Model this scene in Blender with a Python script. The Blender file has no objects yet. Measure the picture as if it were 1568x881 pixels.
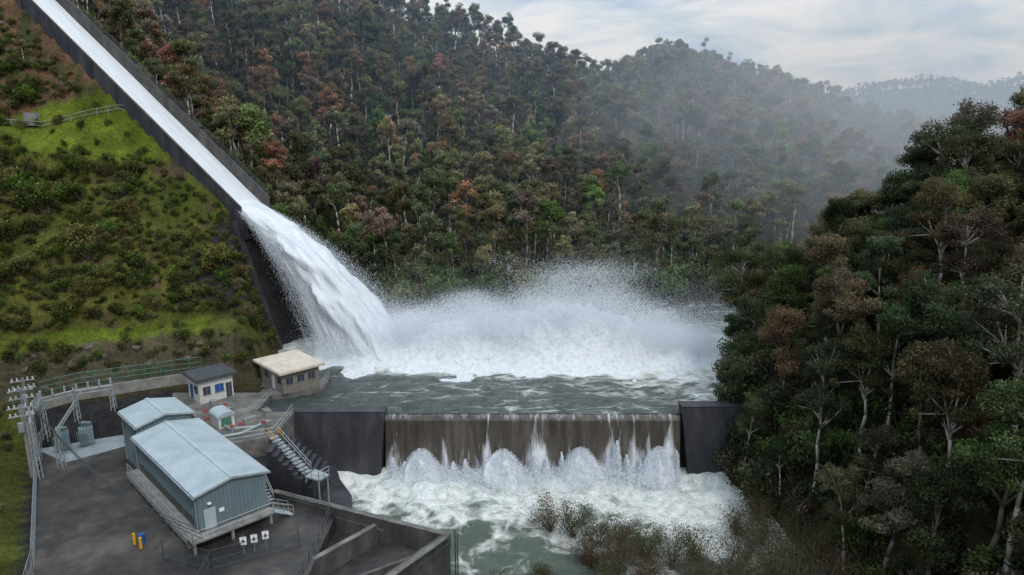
import bpy, math, random
import numpy as np
from mathutils import Vector
random.seed(7); rs=np.random.RandomState(7)
scene=bpy.context.scene
COL=scene.collection

# ---------------------------------------------------------------- helpers
def vn(x,y,seed=0):
    x=np.asarray(x,float); y=np.asarray(y,float)
    xi=np.floor(x); yi=np.floor(y); fx=x-xi; fy=y-yi
    fx=fx*fx*(3-2*fx); fy=fy*fy*(3-2*fy)
    def h(a,b):
        v=np.sin(a*127.1+b*311.7+seed*74.7)*43758.5453
        return v-np.floor(v)
    return (h(xi,yi)*(1-fx)+h(xi+1,yi)*fx)*(1-fy)+(h(xi,yi+1)*(1-fx)+h(xi+1,yi+1)*fx)*fy
def fbm(x,y,seed=0,o=4):
    s=0;a=.5;t=0
    for i in range(o):
        s=s+a*vn(x*2**i+i*17.3,y*2**i-i*9.1,seed+i); t+=a; a*=.5
    return s/t
def sm(a,b,x):
    t=np.clip((x-a)/(b-a),0,1); return t*t*(3-2*t)

class NT:
    def __init__(s,name):
        s.m=bpy.data.materials.new(name); s.m.use_nodes=True; s.t=s.m.node_tree; s.t.nodes.clear()
        s.out=s.n('ShaderNodeOutputMaterial')
    def n(s,ty,**k):
        nd=s.t.nodes.new(ty)
        for a,b in k.items(): setattr(nd,a,b)
        return nd
    def l(s,a,b): s.t.links.new(a,b)
    def setv(s,sock,v):
        if isinstance(v,bpy.types.NodeSocket): s.l(v,sock)
        else: sock.default_value=v
    def math(s,op,a,b=None,c=None,clamp=False):
        nd=s.n('ShaderNodeMath',operation=op); nd.use_clamp=clamp
        s.setv(nd.inputs[0],a)
        if b is not None: s.setv(nd.inputs[1],b)
        if c is not None: s.setv(nd.inputs[2],c)
        return nd.outputs[0]
    def mix(s,f,a,b,bt='MIX'):
        nd=s.n('ShaderNodeMix',data_type='RGBA',blend_type=bt)
        s.setv(nd.inputs[0],f)
        s.setv(nd.inputs[6],a if isinstance(a,bpy.types.NodeSocket) else (*a,1))
        s.setv(nd.inputs[7],b if isinstance(b,bpy.types.NodeSocket) else (*b,1))
        return nd.outputs[2]
    def coord(s,scale=(1,1,1)):
        tc=s.n('ShaderNodeTexCoord'); mp=s.n('ShaderNodeMapping'); mp.inputs['Scale'].default_value=scale
        s.l(tc.outputs['Object'],mp.inputs[0]); return mp.outputs[0]
    def acoord(s,attr,scale=(1,1,1)):
        a=s.n('ShaderNodeAttribute',attribute_type='GEOMETRY',attribute_name=attr); mp=s.n('ShaderNodeMapping'); mp.inputs['Scale'].default_value=scale
        s.l(a.outputs['Vector'],mp.inputs[0]); return mp.outputs[0]
    def noise(s,sc,det=5,rough=.55,dist=0,vec=None):
        nd=s.n('ShaderNodeTexNoise'); nd.inputs['Scale'].default_value=sc; nd.inputs['Detail'].default_value=det
        nd.inputs['Roughness'].default_value=rough; nd.inputs['Distortion'].default_value=dist
        s.l(vec if vec is not None else s.coord(),nd.inputs['Vector']); return nd.outputs['Fac']
    def ramp(s,f,stops):
        nd=s.n('ShaderNodeValToRGB'); e=nd.color_ramp.elements
        while len(e)<len(stops): e.new(.5)
        for i,(p,c) in enumerate(stops):
            e[i].position=p; e[i].color=(*c,1) if len(c)==3 else c
        s.l(f,nd.inputs[0]); return nd.outputs[0]
    def bsdf(s,col,rough=.8,spec=.3,metal=0,bump=None,bstr=.4,bdist=.1):
        p=s.n('ShaderNodeBsdfPrincipled')
        s.setv(p.inputs['Base Color'],col if isinstance(col,bpy.types.NodeSocket) else (*col,1))
        s.setv(p.inputs['Roughness'],rough); s.setv(p.inputs['Specular IOR Level'],spec); p.inputs['Metallic'].default_value=metal
        if bump is not None:
            b=s.n('ShaderNodeBump'); b.inputs['Strength'].default_value=bstr; b.inputs['Distance'].default_value=bdist
            s.l(bump,b.inputs['Height']); s.l(b.outputs[0],p.inputs['Normal'])
        return p.outputs[0]
    def fin(s,sh): s.l(sh,s.out.inputs[0]); return s.m

def noisemat(name,stops,scale=1,det=6,rough=.8,spec=.3,bump=.3,stretch=(1,1,1),metal=0,bd=.05):
    n=NT(name); v=n.coord(stretch); f=n.noise(scale,det,.6,0,v); f2=n.noise(scale*7,4,.6)
    ff=n.math('ADD',n.math('MULTIPLY',f,.75),n.math('MULTIPLY',f2,.25))
    c=n.ramp(ff,stops)
    return n.fin(n.bsdf(c,rough,spec,metal,ff,bump,bd))

# ---------------------------------------------------------------- materials
m_conc=noisemat('concrete_weathered',[(.3,(.04,.038,.036)),(.5,(.11,.105,.095)),(.7,(.21,.2,.18))],.5)
m_conc_d=noisemat('concrete_dark_wet',[(.3,(.012,.013,.016)),(.5,(.032,.032,.038)),(.7,(.065,.065,.07))],.5,rough=.5,stretch=(1,1,.25))
m_conc_l=noisemat('concrete_light',[(.3,(.10,.10,.095)),(.6,(.25,.24,.22))],.8)
m_weir=noisemat('weir_face_algae',[(.3,(.02,.016,.014)),(.5,(.06,.05,.04)),(.7,(.13,.11,.09))],.8,rough=.35,spec=.5,stretch=(1.2,1,.12))
m_asph=noisemat('asphalt_wet',[(.3,(.012,.012,.013)),(.43,(.022,.021,.021)),(.53,(.045,.041,.037)),(.66,(.10,.088,.077))],.13,rough=.45,det=10,bump=.15)
m_steel=noisemat('galvanised_steel',[(.3,(.22,.25,.26)),(.7,(.4,.43,.44))],2,rough=.45,metal=.3,bump=.05)
m_steel_d=noisemat('dark_steel',[(.3,(.03,.035,.04)),(.7,(.08,.085,.09))],2,rough=.5,bump=.05)
m_clad=noisemat('cladding_blue_grey',[(.3,(.11,.155,.175)),(.7,(.16,.215,.235))],.7,rough=.45,bump=.05,stretch=(1,1,.3))
m_roof=noisemat('roof_sheet_pale',[(.3,(.25,.315,.33)),(.55,(.35,.41,.43)),(.8,(.42,.48,.49))],.35,rough=.42,bump=.04)
m_white=noisemat('white_paint',[(.3,(.42,.42,.40)),(.7,(.58,.58,.55))],2,rough=.5,bump=.03)
m_cream=noisemat('cream_roof',[(.3,(.36,.30,.23)),(.5,(.50,.44,.36)),(.7,(.58,.52,.44))],.7,rough=.6,bump=.05)
m_green=noisemat('green_paint',[(.3,(.04,.12,.09)),(.7,(.07,.19,.14))],2,rough=.5,bump=.03)
m_stone=noisemat('block_wall',[(.3,(.11,.10,.085)),(.7,(.24,.21,.18))],2)
m_glass=noisemat('window_glass',[(.3,(.015,.02,.03)),(.7,(.05,.07,.1))],1,rough=.1,spec=.6,bump=0)
m_blue=noisemat('blue_paint',[(.3,(.02,.06,.2)),(.7,(.03,.1,.3))],2,rough=.5,bump=.02)
m_yel=noisemat('yellow_paint',[(.3,(.5,.27,.01)),(.7,(.65,.37,.02))],2,rough=.5,bump=.02)
m_red=noisemat('red_paint',[(.3,(.25,.04,.02)),(.7,(.36,.06,.035))],2,rough=.5,bump=.02)
m_sign=noisemat('sign_white',[(.3,(.7,.7,.7)),(.7,(.8,.8,.8))],2,rough=.5,bump=0)
m_bark=noisemat('bark_pale',[(.3,(.2,.17,.14)),(.5,(.38,.34,.3)),(.7,(.6,.55,.5))],1.2,stretch=(1,1,.3))
m_bark_d=noisemat('bark_dark',[(.3,(.06,.05,.04)),(.7,(.19,.155,.13))],1.2,stretch=(1,1,.3))
m_rock=noisemat('rock_outcrop',[(.3,(.04,.032,.026)),(.5,(.10,.078,.058)),(.7,(.19,.16,.13))],.9,det=8,bump=.8)

def leafmat(name,inst=True,base=(.05,.06,.02)):
    n=NT(name)
    if inst:
        a=n.n('ShaderNodeAttribute',attribute_type='INSTANCER',attribute_name='tint'); col=a.outputs['Color']
    else:
        r=n.n('ShaderNodeRGB'); r.outputs[0].default_value=(*base,1); col=r.outputs[0]
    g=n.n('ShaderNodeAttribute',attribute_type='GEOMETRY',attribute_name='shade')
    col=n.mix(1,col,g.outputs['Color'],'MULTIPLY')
    d=n.n('ShaderNodeBsdfDiffuse'); t=n.n('ShaderNodeBsdfTranslucent'); n.l(col,d.inputs[0]); n.l(col,t.inputs[0])
    mx=n.n('ShaderNodeMixShader'); mx.inputs[0].default_value=.3; n.l(d.outputs[0],mx.inputs[1]); n.l(t.outputs[0],mx.inputs[2])
    return n.fin(mx.outputs[0])
m_leaf=leafmat('eucalypt_leaves')

n=NT('terrain_ground')
a=n.n('ShaderNodeAttribute',attribute_type='GEOMETRY',attribute_name='gcol')
f=n.noise(.25,10,.7); f2=n.noise(1.8,8,.7)
k=n.ramp(n.math('ADD',n.math('MULTIPLY',f,.5),n.math('MULTIPLY',f2,.5)),[(.34,(.3,.29,.27)),(.5,(.9,.9,.85)),(.64,(1.65,1.6,1.4))])
m_ground=n.fin(n.bsdf(n.mix(1,a.outputs['Color'],k,'MULTIPLY'),.95,.1,0,f2,1,.6))

def watermat(name,deep,sc=.3,stretch=(1,1,1),gain=4.5,halo=.6,hc=(.19,.23,.17),flo=(.34,.38,.31)):
    n=NT(name)
    a=n.n('ShaderNodeAttribute',attribute_type='GEOMETRY',attribute_name='foam')
    v=n.coord(stretch)
    nz=n.n('ShaderNodeTexNoise'); nz.inputs['Scale'].default_value=.25; nz.inputs['Detail'].default_value=4; n.l(v,nz.inputs['Vector'])
    vm=n.n('ShaderNodeVectorMath',operation='MULTIPLY_ADD'); n.l(nz.outputs['Color'],vm.inputs[0]); vm.inputs[1].default_value=(5,5,0); n.l(v,vm.inputs[2])
    n1=n.noise(sc,10,.68,.6,vm.outputs[0]); 
    vo=n.n('ShaderNodeTexVoronoi',feature='DISTANCE_TO_EDGE'); vo.inputs['Scale'].default_value=sc*1.6; n.l(vm.outputs[0],vo.inputs['Vector'])
    edge=n.math('SUBTRACT',.25,vo.outputs['Distance'],clamp=True)
    s=n.math('ADD',n1,n.math('MULTIPLY',edge,.5))
    f=n.math('MULTIPLY',n.math('SUBTRACT',n.math('ADD',s,a.outputs['Fac']),1.0),gain,clamp=True)
    f=n.math('POWER',f,1.3)
    n3=n.noise(.8,9,.68,.4,n.coord())
    foamc=n.ramp(n3,[(.3,flo),(.5,(.66,.68,.64)),(.65,(.82,.83,.81))])
    dn=n.noise(.12,3,.5,0,v)
    deepc=n.mix(dn,deep,tuple(c*1.8 for c in deep))
    hl=n.math('MULTIPLY',a.outputs['Fac'],halo,clamp=True)
    deepc=n.mix(hl,deepc,hc)
    col=n.mix(f,deepc,foamc)
    ro=n.math('ADD',n.math('MULTIPLY',f,.6),.12)
    bn=n.math('ADD',n.math('MULTIPLY',n3,1.0),n.math('MULTIPLY',n1,.8))
    return n.fin(n.bsdf(col,ro,.5,0,bn,1,.7))
m_pool=watermat('pool_water',(.016,.024,.022),.34,(.55,1.35,1),3.6,.42,(.15,.185,.15))
m_river=watermat('river_water',(.03,.045,.036),.24)

def whitewater(name,stretch=(1,1,1),sc=1.5,lo=(.55,.59,.62),hi=(.82,.84,.86),attr=None,bs=.6):
    n=NT(name); v=n.coord(stretch) if not attr else n.acoord(attr,stretch); f=n.noise(sc,8,.65,.3,v)
    c=n.ramp(f,[(.3,lo),(.55,hi)])
    d=n.bsdf(c,.6,.2,0,f,bs,.25)
    t=n.n('ShaderNodeBsdfTranslucent'); n.l(c,t.inputs[0])
    mx=n.n('ShaderNodeMixShader'); mx.inputs[0].default_value=.3; n.l(d,mx.inputs[1]); n.l(t.outputs[0],mx.inputs[2])
    return n.fin(mx.outputs[0])
m_foam=whitewater('white_water')
m_jet=whitewater('jet_water',(.22,3,3),1.0,(.56,.60,.64),(.85,.87,.89),'flow',.35)
m_chw=whitewater('chute_water_white',(.12,1.6,1),1.2,(.66,.69,.72),(.86,.88,.9),'flow',.2)
n=NT('spray_droplets'); d=n.n('ShaderNodeBsdfDiffuse'); t=n.n('ShaderNodeBsdfTranslucent')
for z in (d,t): z.inputs[0].default_value=(.80,.83,.86,1)
mx=n.n('ShaderNodeMixShader'); mx.inputs[0].default_value=.5; n.l(d.outputs[0],mx.inputs[1]); n.l(t.outputs[0],mx.inputs[2])
m_spray=n.fin(mx.outputs[0])
def veilmat(name,attr,stretch,thr,gain):
    n=NT(name)
    a=n.n('ShaderNodeAttribute',attribute_type='GEOMETRY',attribute_name='foam')
    v=n.coord(stretch) if attr is None else n.acoord(attr,stretch)
    f=n.noise(1.0,8,.7,.2,v); al=n.math('MULTIPLY',n.math('SUBTRACT',n.math('ADD',f,a.outputs['Fac']),thr),gain,clamp=True)
    b=n.n('ShaderNodeBsdfDiffuse'); b.inputs[0].default_value=(.82,.84,.87,1); t=n.n('ShaderNodeBsdfTranslucent'); t.inputs[0].default_value=(.82,.84,.87,1)
    m2=n.n('ShaderNodeMixShader'); m2.inputs[0].default_value=.35; n.l(b.outputs[0],m2.inputs[1]); n.l(t.outputs[0],m2.inputs[2])
    tr=n.n('ShaderNodeBsdfTransparent'); mx=n.n('ShaderNodeMixShader')
    n.l(al,mx.inputs[0]); n.l(tr.outputs[0],mx.inputs[1]); n.l(m2.outputs[0],mx.inputs[2]); return n.fin(mx.outputs[0])
m_veil=veilmat('falling_water_veil',None,(3.5,1,.3),.95,2.2)
m_curt=veilmat('jet_curtain_veil','flow',(.35,7,1),.98,2.2)

# ---------------------------------------------------------------- mesh builder
def empty(name,loc=(0,0,0)):
    e=bpy.data.objects.new(name,None); COL.objects.link(e); e.empty_display_size=.5; return e
class MB:
    def __init__(s): s.V=[];s.F=[];s.M=[]
    def add(s,vs,fs,mi=0):
        o=len(s.V); s.V+= [tuple(v) for v in vs]; s.F+=[tuple(i+o for i in f) for f in fs]; s.M+=[mi]*len(fs)
    def pe(s,o,ex,ey,ez,mi=0):
        o=Vector(o);ex=Vector(ex);ey=Vector(ey);ez=Vector(ez)
        v=[o,o+ex,o+ex+ey,o+ey,o+ez,o+ex+ez,o+ex+ey+ez,o+ey+ez]
        s.add(v,[(3,2,1,0),(4,5,6,7),(0,1,5,4),(1,2,6,5),(2,3,7,6),(3,0,4,7)],mi)
    def box(s,c,sz,rz=0,mi=0):
        ca,sa=math.cos(rz),math.sin(rz)
        ex=Vector((ca*sz[0],sa*sz[0],0)); ey=Vector((-sa*sz[1],ca*sz[1],0)); ez=Vector((0,0,sz[2]))
        s.pe(Vector(c)-ex/2-ey/2-ez/2,ex,ey,ez,mi)
    def prism(s,poly,z0,z1,mi=0):
        k=len(poly)
        ar=sum(poly[i][0]*poly[(i+1)%k][1]-poly[(i+1)%k][0]*poly[i][1] for i in range(k))
        if ar<0: poly=poly[::-1]
        v=[(p[0],p[1],z0) for p in poly]+[(p[0],p[1],z1) for p in poly]
        s.add(v,[tuple(range(k-1,-1,-1)),tuple(range(k,2*k))]+[(i,(i+1)%k,(i+1)%k+k,i+k) for i in range(k)],mi)
    def tube(s,p0,p1,r0,r1=None,n=6,mi=0):
        if r1 is None: r1=r0
        p0=Vector(p0);p1=Vector(p1); d=(p1-p0)
        if d.length<1e-5: return
        d.normalize(); a=d.orthogonal().normalized(); b=d.cross(a)
        v=[p0+(a*math.cos(2*math.pi*i/n)+b*math.sin(2*math.pi*i/n))*r0 for i in range(n)]+[p1+(a*math.cos(2*math.pi*i/n)+b*math.sin(2*math.pi*i/n))*r1 for i in range(n)]
        s.add(v,[(i,(i+1)%n,(i+1)%n+n,i+n) for i in range(n)]+[tuple(range(n-1,-1,-1)),tuple(range(n,2*n))],mi)
    def path(s,pts,r,n=6,mi=0):
        for i in range(len(pts)-1): s.tube(pts[i],pts[i+1],r,r,n,mi)
    def wall(s,p0,p1,z0,z1,th=.4,mi=0,z1b=None):
        d=Vector((p1[0]-p0[0],p1[1]-p0[1],0)); nrm=Vector((-d.y,d.x,0)).normalized()*th
        z1b=z1 if z1b is None else z1b
        a=Vector((p0[0],p0[1],0))-nrm/2; b=a+d
        vs=[a+Vector((0,0,z0)),b+Vector((0,0,z0)),b+nrm+Vector((0,0,z0)),a+nrm+Vector((0,0,z0)),
            a+Vector((0,0,z1)),b+Vector((0,0,z1b)),b+nrm+Vector((0,0,z1b)),a+nrm+Vector((0,0,z1))]
        s.add(vs,[(3,2,1,0),(4,5,6,7),(0,1,5,4),(1,2,6,5),(2,3,7,6),(3,0,4,7)],mi)
    def rail(s,pts,h=1.1,step=1.5,r=.035,mi=0,rails=(1.,.5)):
        for i in range(len(pts)-1):
            a=Vector(pts[i]);b=Vector(pts[i+1]); k=max(1,int(round((b-a).length/step)))
            for j in range(k+1):
                p=a.lerp(b,j/k); s.tube(p,p+Vector((0,0,h)),r,r,5,mi)
            for q in rails: s.tube(a+Vector((0,0,h*q)),b+Vector((0,0,h*q)),r,r,5,mi)
    def obj(s,name,mats,parent=None,smooth=False):
        me=bpy.data.meshes.new(name); me.from_pydata(s.V,[],s.F)
        for m in mats: me.materials.append(m)
        me.polygons.foreach_set('material_index',s.M)
        if smooth: me.polygons.foreach_set('use_smooth',[True]*len(s.F))
        me.update(); ob=bpy.data.objects.new(name,me); COL.objects.link(ob)
        if parent: ob.parent=parent
        return ob
def grid_obj(name,X,Y,Z,mat,attrs=None,parent=None,smooth=True):
    r,c=X.shape; V=np.stack([X,Y,Z],-1).reshape(-1,3)
    idx=np.arange(r*c).reshape(r,c)
    F=np.stack([idx[:-1,:-1],idx[:-1,1:],idx[1:,1:],idx[1:,:-1]],-1).reshape(-1,4)
    me=bpy.data.meshes.new(name); me.vertices.add(len(V)); me.vertices.foreach_set('co',V.ravel())
    me.loops.add(F.size); me.loops.foreach_set('vertex_index',F.ravel().astype(np.int32))
    me.polygons.add(len(F)); me.polygons.foreach_set('loop_start',(np.arange(len(F))*4).astype(np.int32))
    me.polygons.foreach_set('use_smooth',[smooth]*len(F))
    for k,v in (attrs or {}).items():
        if v.ndim==3:
            at=me.attributes.new(k,'FLOAT_COLOR' if k!='flow' else 'FLOAT_VECTOR','POINT')
            if k=='flow': at.data.foreach_set('vector',np.ascontiguousarray(v.reshape(-1,3)).ravel())
            else:
                cc=np.concatenate([v.reshape(-1,3),np.ones((r*c,1))],1); at.data.foreach_set('color',cc.ravel())
        else:
            at=me.attributes.new(k,'FLOAT','POINT'); at.data.foreach_set('value',v.ravel())
    me.materials.append(mat); me.update(calc_edges=True); me.validate()
    ob=bpy.data.objects.new(name,me); COL.objects.link(ob)
    if parent: ob.parent=parent
    return ob
def quads(name,P,S,mat,parent=None,asp=1.):
    N=len(P); a=rs.normal(size=(N,3)); a/=np.linalg.norm(a,axis=1)[:,None]
    b=rs.normal(size=(N,3)); b-=a*(a*b).sum(1)[:,None]; b/=np.linalg.norm(b,axis=1)[:,None]
    a=a*S[:,None]*asp; b=b*S[:,None]
    V=np.stack([P-a,P-b,P+a,P+b],1).reshape(-1,3)
    me=bpy.data.meshes.new(name); me.vertices.add(4*N); me.vertices.foreach_set('co',V.ravel())
    me.loops.add(4*N); me.loops.foreach_set('vertex_index',np.arange(4*N,dtype=np.int32))
    me.polygons.add(N); me.polygons.foreach_set('loop_start',(np.arange(N)*4).astype(np.int32))
    me.materials.append(mat); me.update(calc_edges=True)
    ob=bpy.data.objects.new(name,me); COL.objects.link(ob)
    if parent: ob.parent=parent
    return ob

# ---------------------------------------------------------------- terrain function
LIP=(-46.,122.,31.5); CD=(.94,-.34); CN=(.34,.94); CS=.836
def kq(x,y): return -(x-LIP[0])*CD[0]-(y-LIP[1])*CD[1], (x-LIP[0])*CN[0]+(y-LIP[1])*CN[1]
def rx(x): return np.interp(x,[-400,-250,-120,-42,-14,22,50,75,106,143,197,260,400,700],[330,330,330,330,350,370,390,450,520,510,500,480,470,470])
def rz_(x): return np.interp(x,[-400,-250,-120,-42,-14,22,50,75,106,143,197,260,400,700],[190,165,128,91,83,70,61,74,90,78,49,38,34,30])
def ysh(x): return np.interp(x,[-300,-80,-45,0,30,80,150,300,600],[90,108,124,141,147,158,172,200,240])
def main_hill(x,y):
    ys=ysh(x); yr=rx(x); zr=rz_(x); t=(y-ys)/(yr-ys)
    up=7.8+(zr-7.8)*np.clip(t,0,1)**.92
    h=np.where(t<0,7.8+t*60,np.where(t>1,np.maximum(zr-(t-1)*60,24),up))
    g=(fbm(x/70,y/90,3,3)-.5)*34*np.sin(np.pi*np.clip(t,0,1))+ (fbm(x/14,y/14,9,3)-.5)*5*np.clip(t*6,0,1)
    return h+g
def ytop(x): return np.interp(x,[-130,-86,-58],[111,117,129])
def left_land(x,y):
    k,q=kq(x,y); Zc=LIP[2]+CS*k
    y0=97+.5*np.clip(x+49,-22,0); yy=y-y0; yt=ytop(x)
    F=np.interp(yy,[-9.5,-4.5,0,1.8,3,7],[4.6,8.5,8.6,14.5,15.8,16.3])
    tt=np.clip((y-(y0+7))/(yt-(y0+7)),0,1)
    F=np.where(yy>7,16.3+26.7*tt+ np.sin(tt*np.pi)*1.5,F)
    F=np.where(y>yt,43-.15*np.clip(y-yt,0,5)+np.maximum(0,y-(yt+5))*1.05,F)
    F=F+np.maximum(0,-(x+62))*.12*np.clip(yy/20,0,1)
    nz=(fbm(x/7,y/7,21,4)-.5)*4.5*sm(4,12,yy)*(1-.85*sm(yt-6,yt-1,y)*sm(yt+8,yt+4,y))+(fbm(x/2.2,y/2.2,5,3)-.5)*1.6*sm(-.5,1.5,yy)*(1-.7*sm(yt-4,yt-1,y)*sm(yt+7,yt+4,y))
    F=F+nz
    xsl=np.interp(y,[90,100,119,130],[-34,-37,-40,-40]); W=7.8+(xsl-x)*2.5
    F=np.minimum(F,np.maximum(W,3))
    near=np.where(k>0,Zc-1.2+np.maximum(0,-q-4)*1.3, np.minimum(30.3,30.3+k*3.4)+np.maximum(0,-q-4)*3)
    emb=np.where((k>4)&(yy>7),Zc-2.2-np.maximum(0,-q-4)*1.3+(fbm(x/4,y/4,23,4)-.5)*3*sm(4,8,-q),-9)
    A=np.minimum(np.maximum(F,emb),np.where(yy>8,near,99))
    B=np.where(k>0,Zc-1.2-np.maximum(0,q-4)*.75,30.3+k*3.4-np.maximum(0,q-4)*.8)
    r=np.where(q<-4,A,np.where(q<4,np.where(k>0,Zc-1.2,30.3+k*3.4),B))
    dl=-((x+44.6)*.846+(y-56.5)*.533); G=4.6+np.clip(dl-1.4,0,40)*.8+ (fbm(x/3,y/3,8,3)-.5)*1.*np.clip(dl-1.4,0,1)
    r=np.where(y<y0+2,np.maximum(np.where(x<-26,F,-3),np.where(x<-38,G,-3)),r)
    r=np.where((x>-30)&(y<100),-3,r)
    return r
def right_land(x,y):
    xs=np.interp(y,[-50,40,60,72,87,95,110,125,140,155,170,200],[36,36,33,31,27,30,36,52,88,145,260,600])
    d=x-xs
    hi=7.6+d*.52; lo=-.4+d*1.7
    h=np.where(y<88,np.minimum(hi+1,lo),hi)
    h=np.minimum(h,62)+(fbm(x/12,y/12,31,4)-.5)*5*np.clip(d/6,0,1)
    return h
def height(x,y):
    x=np.asarray(x,float);y=np.asarray(y,float)
    bed=np.where(y<88,-2.5,5.)
    h=np.maximum(bed,right_land(x,y)); h=np.maximum(h,left_land(x,y)); h=np.maximum(h,main_hill(x,y))
    zR=np.interp(x,[-3000,0,450,560,640,774,860,960,1068,1400,3000],[150,130,95,84,98,121,125,115,139,165,170])
    hd=np.clip(25+(zR-25)*np.exp(-((y-1500)/330.)**2),0,300)+ (fbm(x/120,y/120,41,4)-.5)*30*sm(700,1200,y)
    h=np.maximum(h,np.where(y>600,hd,-9))
    h=np.where(y<-60,np.maximum(h,0),h)
    return h

def axis(segs):
    out=[]
    for a,b,s in segs: out+=list(np.arange(a,b,s))
    return np.array(out+[segs[-1][1]])
ax=axis([(-2600,-600,100),(-600,-150,15),(-150,-100,2),(-100,75,1.0),(75,260,4),(260,700,14),(700,1500,25),(1500,3000,100)])
ay=axis([(-300,20,20),(20,50,3),(50,165,1.0),(165,300,4),(300,640,8),(640,1700,25),(1700,3200,100)])
X,Y=np.meshgrid(ax,ay); Z=height(X,Y)
k,q=kq(X,Y)
def C(r,g,b): return np.array([r,g,b])
nn=fbm(X/9,Y/9,55,4)[...,None]; n2=fbm(X/3,Y/3,56,4)[...,None]
gc=C(.035,.037,.018)*(1-nn)+C(.065,.05,.028)*nn
y0=97+.5*np.clip(X+49,-22,0); yy=Y-y0; YT=ytop(X)
cl=((q<-3)&(X<-30)&(yy>1)&(Y<YT+2))
grass=C(.055,.082,.014)*(1-nn)+C(.12,.11,.03)*nn
grass=np.where(n2>.62,C(.085,.062,.04),grass)
gc=np.where(cl[...,None],grass,gc)
lawn=((q<-3)&(X<-46)&(((yy>2.6)&(yy<7.0))|((Y>YT-5)&(Y<YT+4.5))))
gc=np.where(lawn[...,None],C(.11,.145,.018)*(.5+.85*n2),gc)
rock=((X<-30)&(yy>-1)&(yy<=2.6)); gc=np.where(rock[...,None],C(.09,.078,.05)*(.3+1.3*n2),gc)
up=((q<-3)&(Y>=YT+4.5)&(Y<185)); gc=np.where(up[...,None],np.where(n2>.45,C(.14,.085,.052),C(.055,.06,.025)),gc)
face=((k<1)&(k>-9)&(abs(q)<16)); gc=np.where(face[...,None],C(.035,.032,.034)*(.6+.8*n2),gc)
dl=-((X+44.6)*.846+(Y-56.5)*.533); vg=((dl>1)&(Y<95)&(yy<0)); gc=np.where(vg[...,None],C(.08,.09,.02)*(.5+n2),gc)
gc=np.where((Y>900)[...,None],C(.014,.026,.033),gc)  # far ground: bluish distance haze painted into its colour
gc=np.where(((yy<-3)&(X<-25)&(dl<1))[...,None],C(.03,.03,.033),gc)
grid_obj('terrain_ground',X,Y,Z,m_ground,{'gcol':gc})

# ---------------------------------------------------------------- water surfaces
ux=axis([(-52,70,.6),(70,620,8)]); uy=axis([(87.2,150,.5),(150,420,6)])
X,Y=np.meshgrid(ux,uy)
d=np.sqrt(((X-5)/37)**2+((Y-114)/9.5)**2)
foam=.86*np.exp(-np.clip(d-.6,0,9)**2/.4)+.24*sm(5,40,X)*sm(150,100,Y)+.37
foam=foam+.1*sm(60,110,X)+ .28*(fbm(X/12,Y/4,99,4)-.5)
foam=foam-.13*sm(-22,-32,X)*sm(112,100,Y)
foam=np.clip(foam,0.12,1.1)
Zp=7.8+(fbm(X/3.5,Y/2.5,61,4)-.5)*1.1*(.5+foam)
edge=sm(89.5,87.2,Y); Zp=Zp*(1-edge)+7.78*edge-0.0
grid_obj('reservoir_water',X,Y,Zp,m_pool,{'foam':foam})
ux=axis([(-60,-32,4),(-32,40,.45),(40,60,4)]); uy=axis([(-60,45,5),(45,86.3,.45)])
X,Y=np.meshgrid(ux,uy)
nn=fbm(X/7,Y/7,77,4)
foam=.29+.64*sm(60,86,Y+ (nn-.5)*28+ np.clip(X-2,-10,22)*.22)+.15*sm(81,86,Y)
foam=np.clip(foam-.2*sm(-16,-24,X),.1,1.1)
turb=sm(62,84,Y)
Zr=(fbm(X/2.8,Y/2.8,63,5)-.5)*(.4+2.4*turb)
grid_obj('river_water',X,Y,Zr,m_river,{'foam':foam})

# ---------------------------------------------------------------- weir
wr=empty('concrete_weir')
b=MB()
prof=[(85.2,-2.5),(86.6,7.0),(86.9,7.6),(87.4,7.72),(89.2,7.4),(89.2,-2.5)]
L=[(-17,y,z) for y,z in prof]+[(22.6,y,z) for y,z in prof]
b.add(L,[tuple(range(6)),tuple(range(11,5,-1))]+[(i,i+6,(i+1)%6+6,(i+1)%6) for i in range(6)])
b.obj('weir_wall',[m_weir],wr)
def batter(b,x0,x1,zt,top0=86.2,bot0=84.2,xe0=0,xe1=0):
    pr=[(bot0,-2.5),(top0,zt),(88.4,zt),(88.4,-2.5)]
    L=[(x0+(xe0 if z<0 else 0),y,z) for y,z in pr]+[(x1+(xe1 if z<0 else 0),y,z) for y,z in pr]
    b.add(L,[(0,1,2,3),(7,6,5,4)]+[(i,i+4,(i+1)%4+4,(i+1)%4) for i in range(4)])
b=MB(); batter(b,-34,-17,8.35,xe1=-.7); b.pe((-34,86.15,8.35),(17,0,0),(0,.9,0),(0,0,.12)); b.obj('wing_wall_left',[m_conc_d],wr)
b=MB(); batter(b,22.6,34,9.1,xe0=1.2); b.pe((22.6,86.15,9.1),(11.4,0,0),(0,.9,0),(0,0,.12)); b.obj('wing_wall_right',[m_conc_d],wr)
xx=np.arange(-16.95,22.6,.12); zz=np.linspace(0,1,30)
X,T=np.meshgrid(xx,zz)
foam=.36+0*X
for c,w,a in [(-15.8,.9,.3),(-9,.4,.3),(-3.3,.5,.6),(3.2,1.0,.65),(4.3,.5,.4),(8,.5,.25),(13.0,.7,.55),(14.2,.4,.45),(16.5,.6,.5),(18.5,.5,.4),(21.2,1.0,.75)]:
    foam+=a*(.45+.6*T)*np.exp(-((X-c+ .8*(fbm(X*0+T*3,X*0+c,3,2)-.5))/(w*(.18+1.3*T)))**2)
foam+=.22*T**3+.10*(T<.04)+.35*(fbm(X*1.1,T*2,91,3)-.5)-.12*sm(.05,.15,T)*sm(.7,.3,T)
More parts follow.
